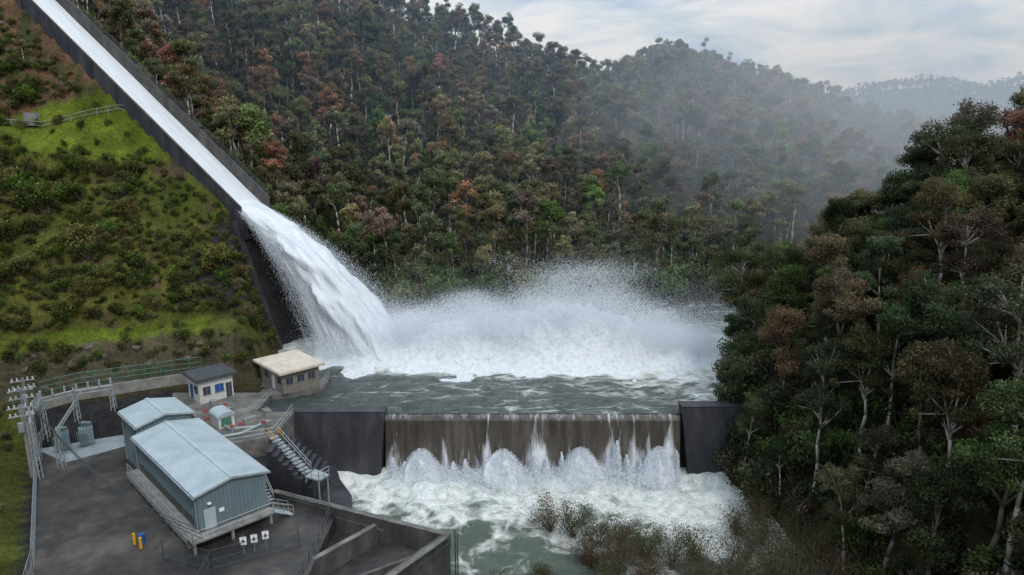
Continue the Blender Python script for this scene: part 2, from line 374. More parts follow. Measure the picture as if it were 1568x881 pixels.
Zv=7.74-T*7.9; Yv=np.interp(Zv,[-.3,7,7.6,7.74],[85.3,86.45,86.8,87.3])-.12-.8*T*np.clip(foam-.5,0,1)
grid_obj('falling_water',X,Yv,Zv,m_veil,{'foam':foam},parent=wr)
b=MB(); PS=[];SS=[]
for ci,cx in enumerate((-11.9,-1.2,9.1,19.3)):
    R=1.9+random.uniform(-.2,.25); Hb=random.uniform(3.2,3.9); nu,nv=44,22; vs=[];fs=[]
    for j in range(nv+1):
        for i in range(nu):
            a=2*math.pi*i/nu; t=j/nv
            nzz=float(fbm(math.cos(a)*2.2+5*ci+9,math.sin(a)*2.2+t*3+9,13,4))-.5
            rr=R*(.1+.9*math.sin(t*math.pi/2)**.8)*(1+nzz*1.0)*(1+.5*t**3)
            z=Hb*(1-t**1.7)*(1+nzz*.6)-.25
            vs.append((cx+rr*math.cos(a),83.8+rr*math.sin(a)*.85,z))
    for j in range(nv):
        for i in range(nu): fs.append((j*nu+i,j*nu+(i+1)%nu,(j+1)*nu+(i+1)%nu,(j+1)*nu+i))
    fs.append(tuple(range(nu)))
    b.add(vs,fs)
    N=12000; a=rs.uniform(0,2*np.pi,N); t=rs.uniform(0,1,N)**.7; rr=R*(.95+.45*rs.rand(N)**1.5+.5*t**3)*(.1+.9*np.sin(t*np.pi/2))
    PS.append(np.stack([cx+rr*np.cos(a),83.8+rr*np.sin(a)*.9,Hb*(1-t**1.7)*(1+.3*rs.rand(N)**2)],1)); SS.append(rs.uniform(.02,.07,N))
for cx,h,w in [(-15.8,2.6,.9),(-14.3,2.,.8),(-7.8,2.,1),(-6.2,2.4,.9),(-3.5,3.6,.5),(3.0,3.2,1),(4.6,2.6,.8),(6.6,3.4,.7),(13.9,5,1.2),(15.2,3,.9),(17,2.3,.6),(21.8,3.6,.7),(0,1.5,17)]:
    N=int(3500*w if w<3 else 34000); t=rs.rand(N); 
    PS.append(np.stack([cx+rs.normal(size=N)*w*.5*(1.1-t) if w<3 else rs.uniform(-16.5,22.2,N),85-t*.2-abs(rs.normal(size=N))*(.5 if w<3 else 2.2),h*t**1.4 if w<3 else h*rs.rand(N)**2],1)); SS.append(rs.uniform(.03,.09,N))
b.obj('water_boils',[m_foam],wr,True)
quads('foot_spray',np.concatenate(PS),np.concatenate(SS),m_spray,wr)

# ---------------------------------------------------------------- chute spillway
sp=empty('spillway_chute')
def cp(k,q,z): return Vector((LIP[0]-CD[0]*k+CN[0]*q, LIP[1]-CD[1]*k+CN[1]*q, LIP[2]+CS*k+z))
def strip(b,k0,k1,q0,q1,z0,z1,mi):
    v=[cp(k0,q0,z0),cp(k0,q1,z0),cp(k1,q1,z0),cp(k1,q0,z0),cp(k0,q0,z1),cp(k0,q1,z1),cp(k1,q1,z1),cp(k1,q0,z1)]
    b.add(v,[(3,2,1,0),(4,5,6,7),(0,1,5,4),(1,2,6,5),(2,3,7,6),(3,0,4,7)],mi)
b=MB()
for i in range(26):
    a0,a1=i*5-1,i*5+3.985
    strip(b,a0,a1,-3.4,3.4,-3,0,0)
    strip(b,a0,a1,-3.9,-3.41,-3.9,1.6,0); strip(b,a0,a1,3.41,3.9,-3.6,2.9,1)
    strip(b,a0+4.75,a0+5.0,-4.02,-3.91,-3.9,1.6,0); strip(b,a0,a1,-4.0,-3.85,1.61,1.75,1)
m_chwall=noisemat('chute_wall_concrete',[(.3,(.03,.03,.032)),(.5,(.065,.063,.062)),(.7,(.12,.115,.11))],.6,stretch=(1,1,.4))
b.obj('chute_walls',[m_conc_d,m_chwall],sp)
b=MB()
P=[cp(k_,3.65,2.9) for k_ in np.arange(-1,129,2.)]
b.rail(P,1.1,2.2,.05); b.obj('chute_railing',[m_steel_d],sp)
kk=np.arange(-1,130,.5); qq=np.linspace(-3.35,3.35,14); Kk,Q=np.meshgrid(kk,qq)
Xc=LIP[0]-CD[0]*Kk+CN[0]*Q; Yc=LIP[1]-CD[1]*Kk+CN[1]*Q; Zc=LIP[2]+CS*Kk+.35+(fbm(Kk/4,Q*1.5,12,3)-.5)*.2
grid_obj('chute_water',Xc,Yc,Zc,m_chw,{'flow':np.stack([Kk,Q,Q*0],-1)},sp)
b=MB()
strip(b,-1.6,0,-4.2,4.2,-3.5,-.1,0)
a=Vector((-47.6,117.2,30)); c=Vector((-40.2,114.6,7.0))
b.add([a,a+Vector((.5,1,0)),c+Vector((.5,1,0)),c,a-Vector((1.2,0,3)),c-Vector((1.2,0,3))],[(0,1,2,3),(0,3,5,4)],0)
b.obj('lip_apron',[m_conc_d],sp)

# ---------------------------------------------------------------- jet
jt=empty('spillway_water_jet')
C0=.0140
def traj(k,lat,c,s0):
    return np.stack([LIP[0]+CD[0]*k+CN[0]*lat, LIP[1]+CD[1]*k+CN[1]*lat, LIP[2]+.4-s0*k-c*k*k],-1)
kk=np.linspace(-1,33,160); ph=np.linspace(0,2*np.pi,61)
Kk,PH=np.meshgrid(kk,ph); gr=np.clip(Kk,0,40)
wd=3.1+gr*.10; hh=.45+gr*.15
u_=np.cos(PH)*2.2; v_=np.sin(PH)*2.2
nz=fbm(Kk/3.5+9,u_*1.2+v_*.7+9,15,5)-.5; nz2=fbm(Kk/7.+3,u_-v_+9,19,3)-.5
rad=1+(nz*.9+nz2*.8)*np.clip(gr/9,0.04,1)
T=traj(Kk,np.cos(PH)*wd*rad,C0,.45); Zj=T[...,2]+np.sin(PH)*hh*rad+ .2-gr*.09
grid_obj('jet_core',T[...,0],T[...,1],Zj,m_jet,{'flow':np.stack([Kk,u_,v_],-1)},jt)
PS=[];SS=[]
for li,lat in enumerate((-3.4,-1.8,0.3,2.4)):
    us=np.linspace(0,1,40); ts=np.linspace(0,1,70); U,Tt=np.meshgrid(us,ts)
    c=C0+.045*U**1.3; s0=.45+.3*U; kend=(-s0+np.sqrt(s0*s0+4*c*24.2))/(2*c); K_=Tt*kend
    la=lat+lat*.03*K_+(fbm(K_/4+li*7,U*5,33+li,3)-.5)*.12*K_-U*.6
    G=traj(K_,la,c,s0)
    foam=.68-.36*U+.18*(1-Tt)*(1-U)+(fbm(K_/6+li*5,U*8+li,44,3)-.5)*.5+.16*Tt
    grid_obj('jet_curtain_%d'%li,G[...,0],G[...,1],G[...,2],m_curt,{'foam':foam,'flow':np.stack([K_,U*3+li*3,0*U],-1)},jt)
for i in range(1500):
    u=random.random()**1.4; c=C0-.003+.048*u*random.uniform(.5,1); s0=.40+.3*u
    lat=random.uniform(-3.0,3.0)-u*1.0; la=lat*random.uniform(.01,.07)
    kend=( -s0+math.sqrt(s0*s0+4*c*24))/(2*c)
    ks=rs.uniform(0,1,200)**.8*kend; PS.append(traj(ks,lat+la*ks,c,s0)+rs.normal(size=(200,3))*(.1+ks[:,None]*.045)); SS.append(rs.uniform(.015,.065,200))
quads('jet_spray',np.concatenate(PS),np.concatenate(SS),m_spray,jt)

# ---------------------------------------------------------------- plume
pl=empty('spray_plume')
def env(x): return np.interp(x,[-34,-28,-22,-17,-13,-9,-4,2,6,9,13,17,21,26,32,40],[2,5.0,7.6,7.6,9.3,9.9,8.9,11.6,13.2,16,15,12.0,9.0,5.6,2.8,.8])
xx=np.arange(-33,34,.33); yy_=np.arange(99,129,.33); X,Y=np.meshgrid(xx,yy_)
h=env(X)*.54*np.exp(-(((Y-113.5)/8.0)**2)*1.5)
h=h*(.45+1.1*fbm(X/4,Y/4,71,5))+ (fbm(X/1.2,Y/1.2,73,3)-.5)*1.3*np.clip(h/2,0,1)-.35
grid_obj('splash_core',X,Y,7.8+h,m_foam,{},pl)
PS=[];SS=[]
for i in range(420):
    N=1500; cx=rs.uniform(-31,33); cy=rs.normal(113.5,3.2); H=env(cx)*rs.uniform(.5,1.04)
    vx=rs.normal(.16,.25); vy=rs.normal(0,.12); t=rs.rand(N)**.8; z=H*(1-(1-t)**2); sp_=(.5+2.2*t)
    PS.append(np.stack([cx+vx*z*1.2+rs.normal(size=N)*sp_,cy+vy*z+rs.normal(size=N)*sp_,7.6+z+rs.normal(size=N)*.6],1)); SS.append(rs.uniform(.015,.062,N))
quads('spray_cloud',np.concatenate(PS),np.concatenate(SS),m_spray,pl)
N=480000; cx=rs.uniform(-30,40,N); H=env(cx)+2.5; t=rs.exponential(.40,N)
P=np.stack([cx+t*H*.5+rs.normal(size=N)*3,114+rs.normal(size=N)*5.5,7.8+t*H*(.75+.9*fbm(cx/3.5,t*2,17,4))],1); P=P[(P[:,2]<36)&(P[:,2]>7.7)]
quads('fine_mist',P,rs.uniform(.010,.027,len(P)),m_spray,pl)
N=110000; cx=30+rs.exponential(16,N); P=np.stack([cx,116+(cx-30)*.45+rs.normal(size=N)*9,7.9+rs.exponential(3.2,N)],1); P=P[P[:,0]<110]
quads('drifting_spray',P,rs.uniform(.012,.035,len(P)),m_spray,pl)

# thin uniform-density mist banks, nested so the mist thins gradually outwards
def volmat(name,dens,col):
    n=NT(name); v=n.n('ShaderNodeVolumeScatter'); v.inputs['Color'].default_value=(*col,1); v.inputs['Density'].default_value=dens; v.inputs['Anisotropy'].default_value=0
    n.l(v.outputs[0],n.out.inputs['Volume'])
    try: n.m.cycles.homogeneous_volume=True
    except Exception: pass
    return n.m
mist=empty('drifting_mist'); mm=volmat('drift_mist_vol',.0016,(.84,.92,1))
for i,(c,r) in enumerate([((118,215,40),(105,95,60)),((112,205,36),(82,76,48)),((128,225,38),(68,60,42)),((105,195,30),(50,48,32)),((90,170,22),(36,30,20))]):
    bpy.ops.mesh.primitive_uv_sphere_add(segments=48,ring_count=24,location=c); o=bpy.context.object; o.name='mist_bank_%d'%i; o.scale=r; o.data.materials.append(mm); o.parent=mist
b=MB(); b.pe((-300,160,-4),(2300,0,0),(0,700,0),(0,0,170)); b.obj('valley_haze',[volmat('valley_haze_vol',.00085,(.55,.76,1))])

# ---------------------------------------------------------------- trees
PR=bpy.data.collections.new('tree_prototypes'); SH=bpy.data.collections.new('shrub_prototypes'); NR=bpy.data.collections.new('bank_tree_prototypes'); RK=bpy.data.collections.new('rock_prototypes')
def leafy(name,b,P,S,shade,mats,coll,droop=.4):
    N=len(P); a=rs.normal(size=(N,3)); a[:,2]-=droop; a/=np.linalg.norm(a,axis=1)[:,None]
    c=rs.normal(size=(N,3)); c-=a*(a*c).sum(1)[:,None]; c/=np.linalg.norm(c,axis=1)[:,None]
    A=a*S[:,None]; B=c*S[:,None]*.5
    V=np.stack([P-A,P-B,P+A,P+B],1).reshape(-1,3)
    nb=len(b.V); bv=np.array(b.V,float).reshape(-1,3)
    allV=np.concatenate([bv,V]); loops=[i for f in b.F for i in f]; ls=[];o=0
    for f in b.F: ls.append(o); o+=len(f)
    loops=np.concatenate([np.array(loops,np.int32),(np.arange(4*N)+nb).astype(np.int32)])
    ls=np.concatenate([np.array(ls,np.int32),(o+np.arange(N)*4).astype(np.int32)])
    me=bpy.data.meshes.new(name); me.vertices.add(len(allV)); me.vertices.foreach_set('co',allV.ravel())
    me.loops.add(len(loops)); me.loops.foreach_set('vertex_index',loops)
    me.polygons.add(len(ls)); me.polygons.foreach_set('loop_start',ls)
    mi=np.concatenate([np.zeros(len(b.F),np.int32),np.ones(N,np.int32)]); me.polygons.foreach_set('material_index',mi)
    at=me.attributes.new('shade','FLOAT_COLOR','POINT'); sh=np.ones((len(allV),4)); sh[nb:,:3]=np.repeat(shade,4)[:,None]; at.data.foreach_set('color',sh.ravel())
    for m in mats: me.materials.append(m)
    me.update(calc_edges=True)
    ob=bpy.data.objects.new(name,me); coll.objects.link(ob); return ob
def make_tree(name,H,nl,ls,bark,coll,cb=.45,spread=.24,clr=1.25,nlimb=9,flat=.8,sub=3):
    b=MB(); P=[];S=[];SHD=[]
    pts=[Vector((0,0,-1))]; dx,dy=random.uniform(-.07,.07),random.uniform(-.07,.07)
    for i in range(1,8):
        pts.append(Vector((dx*H*i/7+random.uniform(-.2,.2),dy*H*i/7+random.uniform(-.2,.2),H*.88*i/7)))
    R=H*.0175
    for i in range(7): b.tube(pts[i],pts[i+1],R*(1-i/8.2),R*(1-(i+1)/8.2),6)
    cl=[(pts[-1]+Vector((0,0,.6)),clr)]
    def tp(f):
        f*=7; i=min(6,int(f)); return pts[i].lerp(pts[i+1],f-i)
    for i in range(nlimb):
        f=random.uniform(cb,.97); p=tp(f); az=i*2.4+random.uniform(-.5,.5); el=random.uniform(.45,1.15)
        ln=H*spread*random.uniform(.5,1.25)*(1.25-f*.6)
        d=Vector((math.cos(az)*math.cos(el),math.sin(az)*math.cos(el),math.sin(el)))
        m=p+d*ln*.5; e=m+(d+Vector((0,0,.25))).normalized()*ln*.5
        b.tube(p,m,R*.45,R*.3,5); b.tube(m,e,R*.3,R*.14,4)
        cl.append((e,clr*random.uniform(.7,1.2)))
        for j in range(sub):
            az2=az+random.choice((-1,1))*random.uniform(.4,1.4); e2=m+Vector((math.cos(az2)*.8,math.sin(az2)*.8,random.uniform(-.2,.9))).normalized()*ln*random.uniform(.35,.8)
            b.tube(m,e2,R*.2,R*.08,4); cl.append((e2,clr*random.uniform(.45,.9)))
    tot=sum(r**2 for _,r in cl)
    for c,r in cl:
        k=max(10,int(nl*r*r/tot)); v=rs.normal(size=(k,3)); v/=np.linalg.norm(v,axis=1)[:,None]
        rad=r*rs.rand(k)**.42; p=np.array(c)+v*rad[:,None]*np.array([1.1,1.1,flat]); p+=rs.normal(size=(k,3))*r*.16
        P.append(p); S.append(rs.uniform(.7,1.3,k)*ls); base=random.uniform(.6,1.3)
        SHD.append(base*(.6+.75*np.clip(v[:,2]*.5+.5,0,1))*rs.uniform(.75,1.25,k))  # clump tops lighter, undersides darker: light from above painted into leaf colour
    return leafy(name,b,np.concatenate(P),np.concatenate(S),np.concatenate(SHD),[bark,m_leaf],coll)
for i in range(10):
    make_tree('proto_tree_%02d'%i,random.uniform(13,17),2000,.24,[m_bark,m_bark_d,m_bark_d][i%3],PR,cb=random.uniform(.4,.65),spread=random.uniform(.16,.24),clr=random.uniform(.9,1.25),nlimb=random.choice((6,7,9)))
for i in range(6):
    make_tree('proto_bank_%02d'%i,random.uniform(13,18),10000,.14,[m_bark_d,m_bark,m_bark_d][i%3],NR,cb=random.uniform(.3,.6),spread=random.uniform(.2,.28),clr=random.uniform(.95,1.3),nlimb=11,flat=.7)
for i in range(5):
    b=MB(); P=[];S=[];D=[]
    for j in range(9):
        az=random.uniform(0,6.28); r=random.uniform(.1,.75); e=Vector((math.cos(az)*r,math.sin(az)*r,random.uniform(.3,1.1))); b.tube((0,0,-.2),e,.03,.012,4)
        k=80; v=rs.normal(size=(k,3)); v/=np.linalg.norm(v,axis=1)[:,None]; P.append(np.array(e)+v*(.38*rs.rand(k)**.4)[:,None]); S.append(rs.uniform(.045,.10,k)); D.append(random.uniform(.6,1.3)*rs.uniform(.7,1.3,k)*(.75+.5*np.clip(v[:,2],-1,1)))  # last factor paints top light into shrub leaves, upper ones lighter
    leafy('proto_shrub_%02d'%i,b,np.concatenate(P),np.concatenate(S),np.concatenate(D),[m_bark_d,m_leaf],SH)
for i in range(4):
    vs=[];fs=[];nu,nv=12,8
    for j in range(nv+1):
        for l in range(nu):
            a=2*math.pi*l/nu; t=math.pi*j/nv; r=.75+.7*(float(fbm(math.cos(a)*1.5+9+i*3,math.sin(a)*1.5+math.cos(t)*1.5+9,i,3))-.4); vs.append((r*math.sin(t)*math.cos(a)*1.3,r*math.sin(t)*math.sin(a),r*math.cos(t)*.8))
    for j in range(nv):
        for l in range(nu): fs.append((j*nu+l,(j+1)*nu+l,(j+1)*nu+(l+1)%nu,j*nu+(l+1)%nu))
    me=bpy.data.meshes.new('proto_rock'); me.from_pydata(vs,[],fs); me.materials.append(m_rock); ob=bpy.data.objects.new('proto_rock_%d'%i,me); RK.objects.link(ob)

def scatter(name,coll,nproto,pts,scl,tint,tilt=.06):
    N=len(pts); me=bpy.data.meshes.new(name); me.vertices.add(N); me.vertices.foreach_set('co',np.asarray(pts,float).ravel())
    def at(k,ty,key,arr): a=me.attributes.new(k,ty,'POINT'); a.data.foreach_set(key,np.ascontiguousarray(arr).ravel())
    rot=np.stack([rs.normal(size=N)*tilt,rs.normal(size=N)*tilt,rs.rand(N)*6.283],1)
    at('rot','FLOAT_VECTOR','vector',rot); s3=np.asarray(scl); s3=s3[:,None]*np.stack([rs.uniform(.85,1.2,N),rs.uniform(.85,1.2,N),rs.uniform(.9,1.15,N)],1)
    at('scl','FLOAT_VECTOR','vector',s3); at('pidx','INT','value',rs.randint(0,nproto,N).astype(np.int32))
    at('tint','FLOAT_COLOR','color',np.concatenate([tint,np.ones((N,1))],1))
    ob=bpy.data.objects.new(name,me); COL.objects.link(ob)
    ng=bpy.data.node_groups.new(name+'_gn','GeometryNodeTree')
    ng.interface.new_socket('Geometry',in_out='INPUT',socket_type='NodeSocketGeometry'); ng.interface.new_socket('Geometry',in_out='OUTPUT',socket_type='NodeSocketGeometry')
    gi=ng.nodes.new('NodeGroupInput'); go=ng.nodes.new('NodeGroupOutput'); iop=ng.nodes.new('GeometryNodeInstanceOnPoints'); ci=ng.nodes.new('GeometryNodeCollectionInfo')
    ci.inputs['Collection'].default_value=coll; ci.inputs['Separate Children'].default_value=True; ci.inputs['Reset Children'].default_value=True
    def na(nm,ty):
        q=ng.nodes.new('GeometryNodeInputNamedAttribute'); q.data_type=ty; q.inputs['Name'].default_value=nm; return q.outputs['Attribute']
    mp=ng.nodes.new('GeometryNodeMeshToPoints'); ng.links.new(gi.outputs[0],mp.inputs[0]); ng.links.new(mp.outputs[0],iop.inputs['Points'])
    ng.links.new(ci.outputs[0],iop.inputs['Instance']); iop.inputs['Pick Instance'].default_value=True
    ng.links.new(na('pidx','INT'),iop.inputs['Instance Index'])
    er=ng.nodes.new('FunctionNodeEulerToRotation'); ng.links.new(na('rot','FLOAT_VECTOR'),er.inputs[0]); ng.links.new(er.outputs[0],iop.inputs['Rotation'])
    ng.links.new(na('scl','FLOAT_VECTOR'),iop.inputs['Scale']); ng.links.new(iop.outputs[0],go.inputs[0])
    md=ob.modifiers.new('instances','NODES'); md.node_group=ng
    return ob
PAL=np.array([[.06,.082,.042],[.095,.103,.05],[.14,.125,.062],[.18,.105,.065],[.085,.13,.042],[.13,.105,.08]])
def tints(p,w): 
    w=np.asarray(w,float)
    c=np.cumsum(w/w.sum(-1,keepdims=True),-1); r=rs.rand(len(p),1); i=(r>c).sum(-1); t=PAL[np.clip(i,0,5)]
    j=PAL[rs.randint(0,6,len(p))]; f=rs.uniform(0,.4,(len(p),1)); t=t*(1-f)+j*f
    return t*rs.uniform(.6,1.4,(len(p),1))*rs.uniform(.92,1.08,(len(p),3))
def jit(x0,x1,y0,y1,s):
    gx,gy=np.meshgrid(np.arange(x0,x1,s),np.arange(y0,y1,s)); g=np.stack([gx.ravel(),gy.ravel()],1); return g+rs.uniform(-.48,.48,g.shape)*s
def infr(g,m=1.25): return (abs(g[:,0])<.76*m*g[:,1]+12)
def zatt(g): return np.column_stack([g,height(g[:,0],g[:,1])])
g=np.concatenate([jit(-330,200,105,240,5.1),jit(-330,330,240,400,6.0),jit(-120,420,400,560,7.0)]); g=g[infr(g)]
p=zatt(g); k,q=kq(p[:,0],p[:,1]); x,y,z=p.T
ok=(z>8.6)&(y>ysh(x)+1)&~((abs(q)<7.5)&(k>-8))&~((q<0)&(y<170))&~((k<0)&(q<12)&(x<-30))
ok&=~((x>30)&(right_land(x,y)>z-.3)&(y<175))
p=p[ok]; x,y,z=p.T
low=np.clip((z-8)/40,0,1); cl=fbm(x/25,y/25,88,3)
w=np.stack([1.1-.6*low,1.5+0*low,1.1+.7*low,.12+1.9*np.clip(low*1.5*(cl-.05),0,1),.9-.7*low,.3+1.5*low],1)
dsh=y-ysh(x)
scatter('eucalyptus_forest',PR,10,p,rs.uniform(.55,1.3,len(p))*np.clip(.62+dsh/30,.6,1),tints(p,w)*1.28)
nmain=len(p)
g=jit(-120,150,105,260,2.8); g=g[infr(g,1.15)]; p=zatt(g); x,y,z=p.T; k,q=kq(x,y)
ok=(z>7.9)&(y>ysh(x)-1.5)&~((abs(q)<6)&(k>-8))&~((q<0)&(y<150))&~((k<0)&(q<4)&(x<-34))
p=p[ok]; x,y,z=p.T; sh_=np.clip(1.7-(y-ysh(x))/25,1,1.7)
scatter('forest_understorey',SH,5,p,rs.uniform(1.6,3.4,len(p))*sh_,tints(p,[1.2,1,.4,.05,2.0,.3])*1.15)
g=jit(380,1450,1180,1520,12); p=zatt(g); scatter('distant_ridge_trees',PR,10,p,rs.uniform(1.,1.6,len(p)),tints(p,[1,1,.1,0,.2,.1])*np.array([.26,.42,.6]))  # blue tint puts distance haze into the leaf colour
g=jit(22,150,18,150,4.3); p=zatt(g); x,y,z=p.T
ok=(right_land(x,y)>z-.05)&(z>np.where(y<88,.6,8.2))&(x<.80*1.2*y+12)&(y>26)&~((abs(y-87.5)<3)&(x<33)); p=p[ok]; x,y,z=p.T
s=rs.uniform(.6,1.1,len(p))*np.where((x-27)<6,.65,1)
scatter('riverbank_eucalyptus_trees',NR,6,p,s,tints(p,[2.0,1.8,.9,.4,1.0,.5])*.88)
g=jit(24,110,30,140,2.1); p=zatt(g); x,y,z=p.T
ok=(right_land(x,y)>z-.05)&(z>np.where(y<88,-.2,7.9))&(x<.9*y+12); p=p[ok]
scatter('riverbank_shrubs',SH,5,p,rs.uniform(1.6,3.6,len(p)),tints(p,[1.8,1.5,.6,.1,1.8,.2])*.9)
p=np.array([(50,108,0),(56,112,0),(61,108,0),(66,105,0),(70,104,0),(46,104,0),(40,100,0),(36,97,0),(63,112,0),(74,103,0),(79,101,0),(68,112,0)],float); p[:,2]=height(p[:,0],p[:,1])
scatter('bank_crest_trees',NR,6,p,np.array([1.1,1.2,1.15,1.25,1.2,1.0,.95,.85,1.2,1.2,1.2,1.2]),tints(p,[1.5,1,.6,.6,.2,.5])*.9)
g=jit(-125,-34,84,185,1.1); p=zatt(g); x,y,z=p.T; k,q=kq(x,y); y0=97+.5*np.clip(x+49,-22,0); yy=y-y0; yt=ytop(x)
lawn=((yy>2.4)&(yy<7.2))|((y>yt-4)&(y<yt+4.5)); cl=fbm(x/8,y/8,44,3)
ok=(q<-5.5)&(yy>.8)&(z>8.6)&(rs.rand(len(p))<np.where(lawn,np.where(y>yt-6,.12,.07),.5+cl*.8))&infr(p,1.2)
p=p[ok]; cl=cl[ok]; q=q[ok]; yt=yt[ok]; x,y,z=p.T; w=np.stack([.5+0*cl,1.4+0*cl,1.4*cl+.6,.06+0*cl,2.2*(1-cl)+.4,.6*cl],1)
sc_=(rs.gamma(3,.27,len(p))+.25)*np.where(y>yt+5,1.3,1.0); sc_=np.where(q>-9,np.minimum(sc_,.9),sc_)
scatter('hillside_shrubs',SH,5,p,sc_,tints(p,w)*np.array([1.02,1.06,.66]),.15)
g=jit(-160,-55,118,190,3.6); p=zatt(g); k,q=kq(p[:,0],p[:,1]); p=p[(q<-8)&(p[:,1]>ytop(p[:,0])+7)&(rs.rand(len(p))<.5)]
scatter('upper_slope_trees',PR,10,p,rs.uniform(.2,.42,len(p)),tints(p,[1,1.4,.8,.2,1.2,.4]))
g=jit(-125,-40,84,175,1.7); p=zatt(g); x,y,z=p.T; k,q=kq(x,y); y0=97+.5*np.clip(x+49,-22,0); yy=y-y0; yt=ytop(x); rn=fbm(x/6,y/6,66,3)
ok=(q<-5)&(z>9)&(((yy>-.2)&(yy<3))|((y>yt+6)&(rn>.5))|((yy>8)&(y<yt-5)&(rn>.72)))&(rs.rand(len(p))<.6); p=p[ok]; p[:,2]-=.3
scatter('rock_outcrops',RK,4,p,rs.uniform(.3,.8,len(p)),tints(p,[1,1,1,1,1,1]),.5)
g=jit(-85,-40,40,92,1.5); p=zatt(g); x,y,z=p.T; dl=-((x+44.6)*.846+(y-56.5)*.533); p=p[(dl>3)&(rs.rand(len(p))<.6)&(y-(97+.5*np.clip(x+49,-22,0))<-1)]
scatter('verge_shrubs',SH,5,p,rs.uniform(.3,1.1,len(p)),tints(p,[.5,1,1.5,.1,2,.6]))

def twig(name,x,y,H,mat):
    b=MB(); P=[];S=[];D=[]
    for i in range(18):
        az=random.uniform(0,6.28); t=random.uniform(.1,.8); p=Vector((x,y,-.6)); 
        for j in range(4):
            q_=p+Vector((math.cos(az)*t,math.sin(az)*t,1)).normalized()*H/4*random.uniform(.8,1.15); b.tube(p,q_,.05*(1-j/5),.05*(1-(j+1)/5),4); 
            if j>0:
                k=70; v=rs.normal(size=(k,3))*.42*H/4; P.append(np.array(q_)+v); S.append(rs.uniform(.04,.11,k)); D.append(rs.uniform(.6,1.3,k))
            p=q_; az+=random.uniform(-.7,.7); t+=random.uniform(-.1,.2)
    return leafy(name,b,np.concatenate(P),np.concatenate(S),np.concatenate(D),[m_bark_d,mat],COL)
m_tw=leafmat('shrub_leaves_olive',False,(.075,.078,.036)); m_tw2=leafmat('shrub_leaves_brown',False,(.10,.075,.045))
for (x,y,H) in [(4.5,72,5),(7,70.5,5),(9.5,69,5.2),(12,67.5,5),(11,64,5.5),(14.5,66.5,4.6),(17,64.5,5.4),(20,66,4.6),(22,62.5,6),(25,66,6),(27,63,6.5),(8,65,3.6),(14,62,4.4),(18.5,60.5,5),(28,69,6),(24,60,6.5),(3,61.5,3),(30,59,7.5),(-1,60,3.2),(29,74,4.5),(27,59,7),(21,58.5,6),(25.5,70.5,4.5),(30.5,65,6.5),(10,60.5,4)]:
    twig('flooded_shrub',x,y,H*.85,random.choice((m_tw,m_tw2,m_tw)))

# ---------------------------------------------------------------- yard & structures
b=MB()
b.prism([(-34,36),(-44.6,56.5),(-64,88),(-60,94),(-45,97),(-31,90),(-31,74),(-25.5,69.5),(-18.8,66.7),(-18.8,58.3),(-20,36)],-2.5,5.0)
b.obj('asphalt_yard',[m_asph])
m_pad=noisemat('pad_concrete_blue_grey',[(.3,(.12,.15,.16)),(.6,(.24,.28,.29))],.5)
b=MB(); b.prism([(-61,82),(-53,88.8),(-47,86),(-55,78.5)],4.9,5.06); b.obj('concrete_pad_paving',[m_pad])
b=MB()
b.prism([(-36.9,74.9),(-29,78.6),(-29,86.1),(-34,86.1),(-34,92),(-27.5,94.5),(-27.5,99.5),(-36,101),(-50,98),(-48,92),(-41.5,84.5)],4,8.5)
b.obj('concrete_deck',[m_conc])
b=MB()
b.wall((-60,90.3),(-49.2,96),8.2,10.1,.5); b.wall((-49.2,96),(-46,97.4),8.2,10.1,.5)
b.wall((-60,90.3),(-63.5,86),5,10.1,.5)
b.obj('retaining_wall',[m_conc_l])
b=MB(); b.rail([(-63,87.2,10.1),(-60,90.6,10.1),(-49.2,96.2,10.1),(-46,97.6,10.1)],2.2,2.,.05,0,(1,.66,.33)); 
for i in range(50):
    t=i/49; p=Vector((-60,90.6,10.1)).lerp(Vector((-49.2,96.2,10.1)),t); b.tube(p,p+Vector((0,0,2.2)),.02,.02,4)
b.obj('security_fence',[m_green])
eL=Vector((-.70,.714,0)); eW=Vector((.714,.70,0)); N0=Vector((-30.8,61.3,0))
def lp(a,b_,z): return N0+eL*a+eW*b_+Vector((0,0,z))
